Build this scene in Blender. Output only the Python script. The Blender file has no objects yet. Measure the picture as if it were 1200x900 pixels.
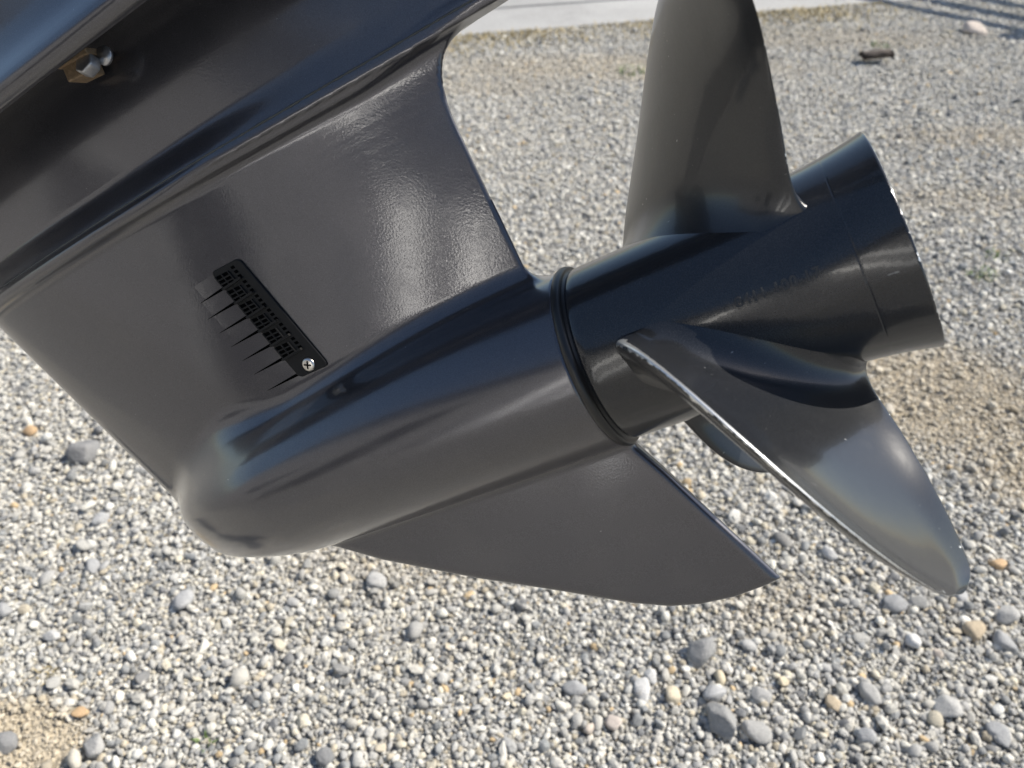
import bpy, bmesh, math, random
import numpy as np
from mathutils import Vector, Matrix

random.seed(7)
rng = np.random.default_rng(11)
scene = bpy.context.scene
COL = scene.collection

# ------------------------------------------------------------------ camera, sky, sun, exposure
PITCH = math.radians(38); CAM_H = 1.15
cam_data = bpy.data.cameras.new('camera')
cam_data.sensor_width = 36.0
cam_data.lens = 36.0 * 942 / 1200
cam_data.clip_start = 0.02
cam_data.clip_end = 2000
cam_data.dof.use_dof = True
cam_data.dof.focus_distance = 0.49
cam_data.dof.aperture_fstop = 10.0
cam = bpy.data.objects.new('camera', cam_data); COL.objects.link(cam)
cam.location = (0, 0, CAM_H)
cam.rotation_euler = (math.pi/2 - PITCH, 0, 0)
scene.camera = cam

SUN_EL = math.radians(48); SUN_AZ = math.radians(76)          # azimuth to the right of the view direction (+Y)
sun_dir = Vector((math.sin(SUN_AZ)*math.cos(SUN_EL), math.cos(SUN_AZ)*math.cos(SUN_EL), math.sin(SUN_EL)))
world = bpy.data.worlds.new('World'); scene.world = world; world.use_nodes = True
wn = world.node_tree.nodes; wl = world.node_tree.links
for n_ in list(wn): wn.remove(n_)
sky = wn.new('ShaderNodeTexSky'); sky.sky_type = 'NISHITA'; sky.sun_disc = False
sky.sun_elevation = SUN_EL; sky.sun_rotation = SUN_AZ
sky.dust_density = 0.9; sky.ozone_density = 1.0
bg = wn.new('ShaderNodeBackground'); bg.inputs['Strength'].default_value = 0.10
wo = wn.new('ShaderNodeOutputWorld')
wl.new(sky.outputs[0], bg.inputs[0]); wl.new(bg.outputs[0], wo.inputs[0])
sl = bpy.data.lights.new('sun', 'SUN'); sl.energy = 4.2; sl.angle = math.radians(0.5); sl.color = (1.0, 0.94, 0.84)
so = bpy.data.objects.new('sun', sl); COL.objects.link(so)
so.rotation_euler = (-sun_dir).to_track_quat('-Z', 'Y').to_euler()
so.location = sun_dir * 20
vs = scene.view_settings
vs.view_transform = 'Standard'; vs.look = 'None'; vs.exposure = 0.70; vs.gamma = 1.0; vs.use_curve_mapping = False

scene.cycles.max_bounces = 6; scene.cycles.diffuse_bounces = 2; scene.cycles.glossy_bounces = 4
scene.cycles.sample_clamp_indirect = 8.0

# ------------------------------------------------------------------ helpers
def tag(o, label=None, cat=None, group=None, kind=None):
    if label: o['label'] = label
    if cat: o['category'] = cat
    if group: o['group'] = group
    if kind: o['kind'] = kind
    return o
def link(o, parent=None):
    COL.objects.link(o)
    if parent is not None: o.parent = parent
    return o
def mesh_obj(name, verts, faces, mat, parent=None, smooth=True, normals=None):
    me = bpy.data.meshes.new(name)
    me.from_pydata([tuple(map(float, v)) for v in verts], [], [tuple(map(int, f)) for f in faces])
    me.materials.append(mat)
    me.polygons.foreach_set('use_smooth', [smooth]*len(me.polygons)); me.update()
    if normals is not None:
        me.normals_split_custom_set_from_vertices([tuple(map(float, n)) for n in normals])
    return link(bpy.data.objects.new(name, me), parent)
def bm_obj(name, bm, mat, parent=None, smooth=False):
    me = bpy.data.meshes.new(name); bm.normal_update(); bm.to_mesh(me); bm.free()
    me.materials.append(mat)
    me.polygons.foreach_set('use_smooth', [smooth]*len(me.polygons)); me.update()
    return link(bpy.data.objects.new(name, me), parent)
def bm_box(bm, lo, hi, bevel=0, seg=2, mtx=None):
    r = bmesh.ops.create_cube(bm, size=1.0)
    vv = r['verts']
    for v in vv:
        v.co = Vector(((lo[i]+hi[i])/2 + v.co[i]*(hi[i]-lo[i]) for i in range(3)))
    if bevel:
        es = list({e for v in vv for e in v.link_edges})
        g = bmesh.ops.bevel(bm, geom=es, offset=bevel, segments=seg, profile=0.5, affect='EDGES')
        vv = list({v for f in g['faces'] for v in f.verts} | {v for v in vv if v.is_valid})
    if mtx is not None:
        for v in vv: v.co = mtx @ v.co
    return vv
def new_mat(name):
    m = bpy.data.materials.new(name); m.use_nodes = True
    nt = m.node_tree; b = nt.nodes['Principled BSDF']
    return m, nt, nt.nodes, nt.links, b
def noise(nt, scale, detail=3, rough=0.55, vec=None, dim='3D'):
    n = nt.nodes.new('ShaderNodeTexNoise'); n.noise_dimensions = dim
    n.inputs['Scale'].default_value = scale; n.inputs['Detail'].default_value = detail; n.inputs['Roughness'].default_value = rough
    if vec is not None: nt.links.new(vec, n.inputs['Vector'])
    return n
def ramp(nt, src, stops):
    r = nt.nodes.new('ShaderNodeValToRGB'); e = r.color_ramp.elements
    while len(e) < len(stops): e.new(0.5)
    for i, (p, c) in enumerate(stops):
        e[i].position = p; e[i].color = (c, c, c, 1) if not hasattr(c, '__len__') else (*c, 1)
    nt.links.new(src, r.inputs[0]); return r
def mixc(nt, fac, a, b, mode='MIX'):
    m = nt.nodes.new('ShaderNodeMix'); m.data_type = 'RGBA'; m.blend_type = mode
    for s, i in ((fac, 0), (a, 6), (b, 7)):
        if hasattr(s, 'links') or isinstance(s, bpy.types.NodeSocket): nt.links.new(s, m.inputs[i])
        elif hasattr(s, '__len__'): m.inputs[i].default_value = (*s, 1)
        else: m.inputs[i].default_value = s
    return m.outputs[2]
def mth(nt, op, a, b=None):
    m = nt.nodes.new('ShaderNodeMath'); m.operation = op
    for i, s in enumerate((a, b)):
        if s is None: continue
        if isinstance(s, bpy.types.NodeSocket): nt.links.new(s, m.inputs[i])
        else: m.inputs[i].default_value = s
    return m.outputs[0]
def bump(nt, h, strength, dist, normal=None):
    b = nt.nodes.new('ShaderNodeBump'); b.inputs['Strength'].default_value = strength; b.inputs['Distance'].default_value = dist
    nt.links.new(h, b.inputs['Height'])
    if normal is not None: nt.links.new(normal, b.inputs['Normal'])
    return b.outputs[0]
def objco(nt):
    return nt.nodes.new('ShaderNodeTexCoord').outputs['Object']

# ------------------------------------------------------------------ materials
def mat_paint(dull=0.0):
    """graphite metallic marine paint under clear coat, orange peel, faint dust and scuffs"""
    m, nt, ns, lk, b = new_mat('graphite_paint_weathered' if dull else 'graphite_paint')
    co = objco(nt)
    flake = noise(nt, 2200, 1, 0.5, co)
    col = mixc(nt, ramp(nt, flake.outputs[0], [(0.35, 0), (0.7, 1)]).outputs[0], (0.066, 0.064, 0.071), (0.098, 0.096, 0.106))
    dirt = noise(nt, 14, 6, 0.65, co)
    dm = ramp(nt, dirt.outputs[0], [(0.48, 0), (0.75, 1)]).outputs[0]
    col = mixc(nt, mth(nt, 'MULTIPLY', dm, 0.16), col, (0.16, 0.15, 0.14))
    # dust specks and short scuffs
    sp = noise(nt, 520, 2, 0.5, co); gate = noise(nt, 17, 3, 0.6, co)
    spk = mth(nt, 'MULTIPLY', ramp(nt, sp.outputs[0], [(0.755, 0), (0.79, 1)]).outputs[0], ramp(nt, gate.outputs[0], [(0.52, 0), (0.66, 1)]).outputs[0])
    col = mixc(nt, mth(nt, 'MULTIPLY', spk, 0.7), col, (0.45, 0.45, 0.44))
    mp = ns.new('ShaderNodeMapping'); mp.inputs['Rotation'].default_value = (0, 0.6, 0); mp.inputs['Scale'].default_value = (38, 300, 900); lk.new(co, mp.inputs['Vector'])
    sf = noise(nt, 1.0, 2, 0.5, mp.outputs[0])
    scf = mth(nt, 'MULTIPLY', ramp(nt, sf.outputs[0], [(0.745, 0), (0.77, 1)]).outputs[0], ramp(nt, gate.outputs[0], [(0.35, 1), (0.47, 0)]).outputs[0])
    col = mixc(nt, mth(nt, 'MULTIPLY', scf, 0.75), col, (0.02, 0.02, 0.02))
    lk.new(col, b.inputs['Base Color'])
    b.inputs['Metallic'].default_value = 0.75
    rr = mth(nt, 'ADD', mth(nt, 'MULTIPLY', dm, 0.10), 0.29); lk.new(rr, b.inputs['Roughness'])
    b.inputs['Coat Weight'].default_value = 1.0
    sc = noise(nt, 45, 5, 0.7, co)
    cr = mth(nt, 'ADD', mth(nt, 'MULTIPLY', ramp(nt, sc.outputs[0], [(0.45, 0), (0.8, 1)]).outputs[0], 0.14), 0.05+dull)
    lk.new(cr, b.inputs['Coat Roughness'])
    peel = noise(nt, 760, 2, 0.5, co)
    wav = noise(nt, 22, 1, 0.5, co)
    n1 = bump(nt, wav.outputs[0], 0.05, 0.0012)
    n2 = bump(nt, peel.outputs[0], 0.12, 0.0003, n1)
    lk.new(n2, b.inputs['Coat Normal']); lk.new(n2, b.inputs['Normal'])
    return m
def mat_prop(rough):
    """black gloss propeller paint, chipped to bare aluminium along worn edges"""
    m, nt, ns, lk, b = new_mat('black_propeller_paint')
    co = objco(nt)
    at = ns.new('ShaderNodeAttribute'); at.attribute_name = 'edge_wear'
    chip = noise(nt, 240, 5, 0.7, co); big = noise(nt, 60, 3, 0.6, co)
    s = mth(nt, 'ADD', mth(nt, 'MULTIPLY', chip.outputs[0], 0.6), mth(nt, 'MULTIPLY', big.outputs[0], 0.4))
    thr = mth(nt, 'ADD', mth(nt, 'MULTIPLY', at.outputs['Fac'], 0.36), s)
    chips = ramp(nt, thr, [(0.73, 0), (0.76, 1)]).outputs[0]
    # long thin scratches
    mp = ns.new('ShaderNodeMapping'); mp.inputs['Rotation'].default_value = (0.4, 0.9, 0.5); mp.inputs['Scale'].default_value = (16, 420, 420)
    lk.new(co, mp.inputs['Vector'])
    scr = noise(nt, 1.0, 2, 0.5, mp.outputs[0])
    scm = ramp(nt, scr.outputs[0], [(0.735, 0), (0.76, 1)]).outputs[0]
    scm = mth(nt, 'MULTIPLY', scm, ramp(nt, big.outputs[0], [(0.5, 0), (0.62, 1)]).outputs[0])
    flake = noise(nt, 1500, 1, 0.5, co)
    col = mixc(nt, ramp(nt, flake.outputs[0], [(0.4, 0), (0.75, 1)]).outputs[0], (0.012, 0.013, 0.015), (0.022, 0.023, 0.026))
    patch = noise(nt, 22, 5, 0.65, co)
    matte = ramp(nt, patch.outputs[0], [(0.60, 0), (0.615, 1)]).outputs[0]
    fac = mth(nt, 'MAXIMUM', chips, mth(nt, 'MULTIPLY', scm, 0.35))
    col = mixc(nt, fac, col, (0.74, 0.74, 0.72))
    lk.new(col, b.inputs['Base Color'])
    lk.new(mth(nt, 'MULTIPLY', fac, 0.85), b.inputs['Metallic'])
    ro = mth(nt, 'ADD', mth(nt, 'MULTIPLY', matte, 0.02), rough)
    ro = mth(nt, 'ADD', ro, mth(nt, 'MULTIPLY', fac, 0.10)); lk.new(ro, b.inputs['Roughness'])
    b.inputs['Specular IOR Level'].default_value = 0.5
    b.inputs['Coat Weight'].default_value = 0.3; b.inputs['Coat Roughness'].default_value = 0.06
    peel = noise(nt, 300, 2, 0.5, co); wav = noise(nt, 40, 2, 0.5, co)
    n1 = bump(nt, wav.outputs[0], 0.12, 0.0012)
    n2 = bump(nt, peel.outputs[0], 0.055, 0.0005, n1)
    n3 = bump(nt, mth(nt, 'SUBTRACT', 1.0, chips), 0.4, 0.0003, n2)
    lk.new(n3, b.inputs['Normal']); lk.new(n2, b.inputs['Coat Normal'])
    return m
def mat_simple(name, col, rough, metal=0.0, nscale=200, var=0.25, bstr=0.1, bdist=0.0004):
    m, nt, ns, lk, b = new_mat(name)
    co = objco(nt); n = noise(nt, nscale, 4, 0.6, co)
    lk.new(mixc(nt, n.outputs[0], tuple(c*(1-var) for c in col), tuple(min(1, c*(1+var)) for c in col)), b.inputs['Base Color'])
    b.inputs['Roughness'].default_value = rough; b.inputs['Metallic'].default_value = metal
    lk.new(bump(nt, n.outputs[0], bstr, bdist), b.inputs['Normal'])
    return m
M_PAINT = mat_paint(); M_PAINT_DULL = mat_paint(0.06); M_PROP = mat_prop(0.21); M_BLADE = mat_prop(0.30); M_BLADE_GLOSS = mat_prop(0.23)
M_RUBBER = mat_simple('black_rubber', (0.012, 0.012, 0.012), 0.38)
M_PLASTIC = mat_simple('black_plastic', (0.009, 0.009, 0.009), 0.55, nscale=500)
M_PLASTIC.node_tree.nodes['Principled BSDF'].inputs['Specular IOR Level'].default_value = 0.22
M_STEEL = mat_simple('stainless_steel', (0.60, 0.58, 0.54), 0.28, 1.0)
M_BRASS = mat_simple('rusty_clip', (0.25, 0.175, 0.105), 0.6, 0.35, nscale=420, var=0.6, bstr=0.5)
M_NUT = mat_simple('dull_steel', (0.42, 0.42, 0.43), 0.42, 0.9, nscale=500, var=0.3)
M_HOLE_SHADE = mat_simple('painted_hole_shade', (0.003, 0.003, 0.003), 0.9)  # near-black colour painted in for the shade inside holes
M_HOLE_SHADE.node_tree.nodes['Principled BSDF'].inputs['Specular IOR Level'].default_value = 0.0

# ------------------------------------------------------------------ ground, gravel
# tan dirt patches: centre x, y, radius x, radius y, strength
PATCH = [(0.98, 1.42, 0.27, 0.24, 0.85), (1.12, 1.18, 0.22, 0.16, 0.8), (-0.76, 0.60, 0.13, 0.085, 1.6), (0.44, 0.85, 0.12, 0.08, 0.35),
         (0.52, 3.85, 0.95, 0.24, 0.45), (1.6, 4.35, 0.9, 0.2, 0.35), (-0.15, 3.6, 0.5, 0.14, 0.3), (1.45, 2.45, 0.35, 0.12, 0.3),
         (0.75, 2.2, 0.2, 0.12, 0.35), (1.9, 3.0, 0.5, 0.14, 0.4), (-0.2, 0.98, 0.25, 0.12, 0.25)]
def dirt_at(x, y):
    d = np.zeros_like(x)
    for cx, cy, rx, ry, s in PATCH:
        q = ((x-cx)/rx)**2 + ((y-cy)/ry)**2
        d = np.maximum(d, s*np.clip(1.25-q, 0, 1))
    return np.clip(d, 0, 1)

def mat_ground():
    m, nt, ns, lk, b = new_mat('gravelly_dirt')
    co = objco(nt)
    v = ns.new('ShaderNodeTexVoronoi'); v.inputs['Scale'].default_value = 95; lk.new(co, v.inputs['Vector'])
    v2 = ns.new('ShaderNodeTexVoronoi'); v2.inputs['Scale'].default_value = 240; lk.new(co, v2.inputs['Vector'])
    n = noise(nt, 600, 4, 0.6, co); big = noise(nt, 1.3, 5, 0.6, co)
    hsv = ns.new('ShaderNodeSeparateColor'); lk.new(v.outputs['Color'], hsv.inputs[0])
    st = ramp(nt, hsv.outputs[0], [(0.0, (0.18, 0.18, 0.172)), (0.45, (0.32, 0.315, 0.30)), (0.8, (0.44, 0.425, 0.395)), (1.0, (0.46, 0.41, 0.32))]).outputs[0]
    sand = mixc(nt, n.outputs[0], (0.34, 0.29, 0.215), (0.60, 0.52, 0.395))
    at = ns.new('ShaderNodeAttribute'); at.attribute_name = 'dirt'
    fac = mth(nt, 'ADD', mth(nt, 'MULTIPLY', big.outputs[0], 0.35), at.outputs['Fac'])
    fac = ramp(nt, fac, [(0.15, 0), (0.8, 1)]).outputs[0]
    col = mixc(nt, fac, st, sand)
    lk.new(col, b.inputs['Base Color']); b.inputs['Roughness'].default_value = 0.95; b.inputs['Specular IOR Level'].default_value = 0.2
    hh = mth(nt, 'SUBTRACT', 1.0, v.outputs['Distance'])
    h2 = mth(nt, 'MULTIPLY', mth(nt, 'SUBTRACT', 1.0, v2.outputs['Distance']), 0.35)
    n1 = bump(nt, mth(nt, 'ADD', hh, h2), 1.0, 0.008)
    lk.new(bump(nt, n.outputs[0], 0.5, 0.0015, n1), b.inputs['Normal'])
    return m
M_GROUND = mat_ground()
def ground_sheet():
    xs = np.unique(np.concatenate([np.linspace(-3.6, 4.2, 131), [-400, -120, -40, -15, -6, 7, 16, 40, 120, 400]]))
    ys = np.unique(np.concatenate([np.linspace(-1.2, 6.4, 128), [-400, -120, -40, -15, -5, 10, 18, 40, 120, 400]]))
    gx, gy = np.meshgrid(xs, ys, indexing='ij')
    near = (abs(gx) < 5) & (gy > -3) & (gy < 7)
    gz = np.where(near, 0.006*np.sin(gx*2.1+0.4)*np.cos(gy*1.7) + 0.003*np.sin(gx*7+gy*5), 0.0)
    d = dirt_at(gx, gy)
    nx, ny = gx.shape
    V = np.stack([gx, gy, gz], -1).reshape(-1, 3)
    idx = np.arange(nx*ny).reshape(nx, ny)
    F = np.stack([idx[:-1, :-1], idx[1:, :-1], idx[1:, 1:], idx[:-1, 1:]], -1).reshape(-1, 4)
    o = mesh_obj('ground', V, F, M_GROUND)
    a = o.data.attributes.new('dirt', 'FLOAT', 'POINT'); a.data.foreach_set('value', d.reshape(-1).astype(np.float32))
    tag(o, kind='structure')
    return o
def gz_at(x, y):
    return 0.006*np.sin(x*2.1+0.4)*np.cos(y*1.7) + 0.003*np.sin(x*7+y*5)
ground_sheet()

def mat_stone(instanced=True):
    m, nt, ns, lk, b = new_mat('gravel_stone' if instanced else 'stone')
    co = objco(nt)
    if instanced:
        at = ns.new('ShaderNodeAttribute'); at.attribute_type = 'INSTANCER'; at.attribute_name = 'col'; base = at.outputs['Color']
    else:
        at = ns.new('ShaderNodeObjectInfo'); base = at.outputs['Color']
    n = noise(nt, 1.6, 5, 0.65, co); n2 = noise(nt, 9, 4, 0.6, co)
    f = mth(nt, 'ADD', mth(nt, 'MULTIPLY', n.outputs[0], 0.6), mth(nt, 'MULTIPLY', n2.outputs[0], 0.4))
    col = mixc(nt, ramp(nt, f, [(0.3, 0), (0.7, 1)]).outputs[0], (0.72, 0.72, 0.72), (1.22, 1.20, 1.17))
    col = mixc(nt, 1.0, base, col, 'MULTIPLY')
    lk.new(col, b.inputs['Base Color']); b.inputs['Roughness'].default_value = 0.85; b.inputs['Specular IOR Level'].default_value = 0.3
    lk.new(bump(nt, n2.outputs[0], 0.35, 0.12 if instanced else 0.22), b.inputs['Normal'])
    return m
M_STONE_I = mat_stone(True); M_STONE = mat_stone(False)

def stone_mesh(name, seed, sub=1, angular=0.3, mat=None):
    """unit stone: an icosphere cut by random planes and roughened"""
    r = np.random.default_rng(seed)
    bm = bmesh.new(); bmesh.ops.create_icosphere(bm, subdivisions=sub, radius=1.0)
    npl = 9 if sub < 3 else 16
    pl = r.normal(size=(npl, 3)); pl /= np.linalg.norm(pl, axis=1)[:, None]; off = r.uniform(0.62, 0.98, npl) if sub < 3 else r.uniform(0.60, 0.88, npl)
    sc = np.array([1.0, r.uniform(0.68, 0.95), r.uniform(0.5, 0.8)])
    for v in bm.verts:
        p = np.array(v.co)
        for n_, o_ in zip(pl, off):
            d = p @ n_ - o_
            if d > 0: p = p - n_*d*(0.55+angular)
        p = p*(1 + r.normal()*(0.08 if sub == 1 else 0.04 if sub == 2 else 0.018))*sc
        v.co = p
    me = bpy.data.meshes.new(name); bm.to_mesh(me); bm.free()
    me.materials.append(mat)
    me.polygons.foreach_set('use_smooth', [True]*len(me.polygons)); me.update()
    return me
PAL = np.array([(0.55, 0.535, 0.50), (0.46, 0.455, 0.44), (0.37, 0.37, 0.37), (0.27, 0.28, 0.29), (0.61, 0.595, 0.55),
                (0.57, 0.53, 0.44), (0.48, 0.43, 0.345), (0.56, 0.43, 0.27), (0.19, 0.195, 0.205), (0.66, 0.655, 0.63)])
PW = np.array([0.22, 0.21, 0.17, 0.10, 0.13, 0.06, 0.04, 0.008, 0.04, 0.06]); PW /= PW.sum()

def ground_px(px, py):
    """design-time layout: where a spot of the yard lies on the ground (metres)"""
    f = 942.0; dx = (px-600)/f; dy = (450-py)/f
    d = Vector((dx, dy*math.sin(PITCH)+math.cos(PITCH), dy*math.cos(PITCH)-math.sin(PITCH)))
    t = -CAM_H/d.z
    return d.x*t, d.y*t, t/f            # x, y, metres per pixel
GREY, BLUE, PALE, TAN, CREAM, DARK, ORNG, PINK = (0.41, 0.405, 0.39), (0.37, 0.373, 0.375), (0.58, 0.575, 0.56), (0.48, 0.40, 0.29), (0.60, 0.53, 0.40), (0.24, 0.24, 0.24), (0.56, 0.39, 0.23), (0.52, 0.46, 0.41)
DKGR = (0.31, 0.31, 0.305)
STONES = [
 (112, 878, 37, GREY, 0.5, 'grey angular stone on the sand patch, bottom left corner'),
 (8, 873, 28, DARK, 0.5, 'dark angular stone cut by the left picture edge on the sand'),
 (215, 708, 31, BLUE, 0.3, 'blue grey pointed stone just below the rounded gearcase nose'),
 (100, 537, 40, DARK, 0.6, 'dark rough lump of stone left of the gearcase leading edge'),
 (37, 510, 18, ORNG, 0.2, 'orange pebble left of the gearcase leading edge'),
 (1137, 743, 30, TAN, 0.3, 'upright tan stone casting a blue shadow below the propeller blade tip'),
 (820, 770, 50, DKGR, 0.6, 'large rough grey lump of stone below the skeg tip'),
 (845, 850, 50, DKGR, 0.6, 'large rough grey lump at bottom, nearest the picture edge'),
 (1105, 835, 38, GREY, 0.35, 'long smooth grey stone pointing down right, bottom right'),
 (1167, 664, 20, ORNG, 0.2, 'orange pebble right of the propeller blade tip'),
 (95, 835, 20, ORNG, 0.2, 'tan pebble at the edge of the sand patch, bottom left'),
 (788, 818, 25, CREAM, 0.3, 'cream yellow stone beside pale stones at bottom centre'),
 (975, 830, 21, TAN, 0.2, 'small tan pebble at bottom between grey stones'),
 (1067, 757, 23, PALE, 0.2, 'pale rounded stone left of the upright tan stone'),
]
COMMON = [
 (110, 667, 23, BLUE, 'blue grey pebble left of the gearcase nose'),
 (57, 680, 22, GREY, 'grey upright pebble near the left edge, left of the blue grey one'),
 (7, 718, 26, BLUE, 'blue grey pebble cut by the left picture edge'),
 (63, 747, 21, PALE, 'pale flat pebble above the sand patch'),
 (120, 612, 23, BLUE, 'blue pebble lying close to the gearcase nose tip'),
 (167, 797, 22, DARK, 'dark pebble in fine gravel right of the sand patch'),
 (442, 685, 28, GREY, 'grey stone below the front of the skeg'),
 (753, 812, 30, PALE, 'pale smooth stone, lower of a touching pair at bottom centre'),
 (762, 795, 25, PALE, 'pale smooth stone, upper of a touching pair at bottom centre'),
 (673, 810, 27, BLUE, 'blue grey flat stone left of the touching pale pair'),
 (718, 850, 22, PINK, 'pinkish pebble below the touching pale pair'),
 (1172, 758, 30, BLUE, 'blue grey stone right of the upright tan stone'),
 (1177, 725, 29, GREY, 'light grey stone at right edge above the blue grey stone'),
 (1167, 867, 32, BLUE, 'blue grey oval stone at the bottom right corner'),
 (1047, 713, 31, BLUE, 'flat grey stone left of the lower blade tip'),
 (836, 817, 32, BLUE, 'blue grey stone between the two large rough lumps'),
 (885, 862, 34, GREY, 'square grey stone at the bottom right of the lowest rough lump'),
 (890, 820, 26, GREY, 'grey stone right of the two large rough lumps'),
 (1017, 820, 31, GREY, 'round grey stone left of the long smooth grey stone'),
 (1013, 870, 28, BLUE, 'blue grey stone at the bottom edge under the round grey stone'),
 (1122, 703, 26, BLUE, 'blue grey stone touching the blade tip in the picture'),
 (970, 653, 20, PALE, 'pale pebble right of the skeg tip'),
]
MORE = [(102, 715, 22, BLUE), (100, 643, 20, GREY), (198, 650, 19, GREY), (283, 700, 21, GREY), (507, 787, 18, PALE), (582, 718, 20, GREY), (593, 820, 17, CREAM), (597, 877, 22, BLUE),
 (690, 858, 18, PINK), (1073, 710, 22, GREY), (843, 800, 20, CREAM), (917, 803, 20, CREAM), (1007, 753, 20, GREY), (917, 638, 22, DARK), (1038, 807, 20, PALE), (1157, 800, 22, PALE), (25, 538, 18, GREY),
 (88, 557, 19, BLUE), (168, 557, 20, BLUE), (1095, 770, 16, PINK), (860, 610, 18, PALE), (1040, 485, 17, PALE), (1090, 590, 16, GREY)]

def gravel():
    pc = bpy.data.collections.new('gravel_shapes')
    for i in range(14):
        o = bpy.data.objects.new('gravel_shape', stone_mesh('gravel_shape', 100+i, 2 if i < 6 else 1, 0.25+0.025*(i % 8), M_STONE_I))
        if i % 2: o.data.polygons.foreach_set('use_smooth', [False]*len(o.data.polygons))
        pc.objects.link(o)
    P = []; S = []
    def layer(sp, rmed, sig, zoff, keep, y0, y1, dens=None, extra=0.0):
        # jittered grid over the wedge of ground around the view, with some margin to the sides
        ys = np.arange(y0, y1, sp*0.87)
        out = []
        for k, y in enumerate(ys):
            hw = 0.95 + 0.62*max(y, 0.2) + extra
            xs = np.arange(-hw, hw, sp) + (k % 2)*sp*0.5
            out.append(np.stack([xs, np.full_like(xs, y)], 1))
        q = np.concatenate(out)
        q += rng.normal(size=q.shape)*sp*0.30
        rad = rmed*np.exp(rng.normal(size=len(q))*sig)
        rad = np.clip(rad, rmed*0.45, rmed*2.6)
        d = dirt_at(q[:, 0], q[:, 1])
        ok = rng.random(len(q)) < keep*(1-0.80*d)
        if dens is not None: ok &= rng.random(len(q)) < dens(q[:, 0], q[:, 1])
        # nothing on the concrete pad
        over = q[:, 1] - (4.36 + 0.29*(q[:, 0]+0.31) + 0.03*np.sin(q[:, 0]*9))
        ok &= (over < 0) | (rng.random(len(q)) < 0.5*np.exp(-np.maximum(over, 0)/0.07))
        q = q[ok]; rad = rad[ok]
        z = gz_at(q[:, 0], q[:, 1]) + rad*(0.18+zoff) + rng.random(len(q))*rmed*0.5
        P.append(np.column_stack([q, z])); S.append(rad)
    layer(0.0059, 0.0034, 0.40, 0.00, 0.97, 0.34, 2.0)
    layer(0.0080, 0.0042, 0.38, 0.50, 0.80, 0.34, 2.0)
    layer(0.0094, 0.0056, 0.32, 0.05, 0.97, 2.0, 5.6)
    layer(0.0200, 0.0062, 0.32, 0.55, 0.45, 0.34, 5.6)
    layer(0.0900, 0.0105, 0.22, 0.35, 0.50, 0.34, 5.6)
    layer(0.0230, 0.0070, 0.22, 0.45, 0.55, 0.34, 1.25, lambda x, y: np.clip((x-0.05)/0.35, 0, 1) + np.clip((-0.35-x)/0.3, 0, 0.6))
    layer(0.0058, 0.0021, 0.35, 0.10, 6.0, 0.34, 2.0, lambda x, y: dirt_at(x, y)*1.5)
    # coarser scatter further out, beside and behind the viewer
    layer(0.0150, 0.0080, 0.30, 0.10, 0.97, -0.9, 5.6, lambda x, y: ((np.abs(x) > 0.93 + 0.62*np.maximum(y, 0.2)) | (y < 0.35))*1.0, 1.2)
    ex = np.array([(*ground_px(px, py), w) for px, py, w, c in MORE])
    P.append(np.column_stack([ex[:, 0], ex[:, 1], ex[:, 3]*ex[:, 2]*0.24+0.004])); S.append(ex[:, 3]*ex[:, 2]*0.5)
    P = np.concatenate(P); S = np.concatenate(S); N = len(P)
    print('gravel stones', N)
    sc = S[:, None]*np.column_stack([rng.uniform(0.85, 1.25, N), rng.uniform(0.8, 1.15, N), rng.uniform(0.75, 1.1, N)])
    ro = np.column_stack([rng.normal(size=N)*0.45, rng.normal(size=N)*0.45, rng.uniform(0, 6.283, N)])
    c = PAL[rng.choice(len(PAL), N, p=PW)]*rng.uniform(0.78, 1.18, (N, 1))
    c[-len(MORE):] = np.array([m_[3] for m_ in MORE])
    c = c*np.array([1.005, 1.0, 0.972])
    d = dirt_at(P[:, 0], P[:, 1])[:, None]
    clump = 0.5+0.5*np.sin(P[:, 0:1]*5.3+1.3*np.sin(P[:, 1:2]*4.1))*np.sin(P[:, 1:2]*6.1+np.sin(P[:, 0:1]*3.3))
    warm = np.clip(0.62*d+0.05*clump, 0, 0.85)
    c = c*(1-warm) + warm*np.array([0.55, 0.46, 0.32])*rng.uniform(0.8, 1.2, (N, 1))
    me = bpy.data.meshes.new('gravel'); me.vertices.add(N); me.vertices.foreach_set('co', P.astype(np.float32).ravel())
    for nm, ty, arr in (('scl', 'FLOAT_VECTOR', sc), ('rot', 'FLOAT_VECTOR', ro)):
        a = me.attributes.new(nm, ty, 'POINT'); a.data.foreach_set('vector', arr.astype(np.float32).ravel())
    a = me.attributes.new('col', 'FLOAT_COLOR', 'POINT'); a.data.foreach_set('color', np.column_stack([c, np.ones(N)]).astype(np.float32).ravel())
    a = me.attributes.new('pick', 'INT', 'POINT'); a.data.foreach_set('value', rng.integers(0, 14, N).astype(np.int32))
    me.update()
    o = link(bpy.data.objects.new('gravel', me)); tag(o, 'loose grey and tan gravel covering the yard', 'gravel', kind='stuff')
    ng = bpy.data.node_groups.new('scatter_gravel', 'GeometryNodeTree')
    ng.interface.new_socket('Geometry', in_out='INPUT', socket_type='NodeSocketGeometry')
    ng.interface.new_socket('Geometry', in_out='OUTPUT', socket_type='NodeSocketGeometry')
    nn = ng.nodes; gl = ng.links
    gi = nn.new('NodeGroupInput'); go = nn.new('NodeGroupOutput')
    ci = nn.new('GeometryNodeCollectionInfo'); ci.inputs['Collection'].default_value = pc
    ci.inputs['Separate Children'].default_value = True; ci.inputs['Reset Children'].default_value = True
    ip = nn.new('GeometryNodeInstanceOnPoints'); ip.inputs['Pick Instance'].default_value = True
    def named(nm, ty):
        x = nn.new('GeometryNodeInputNamedAttribute'); x.data_type = ty; x.inputs['Name'].default_value = nm; return x.outputs['Attribute']
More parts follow.
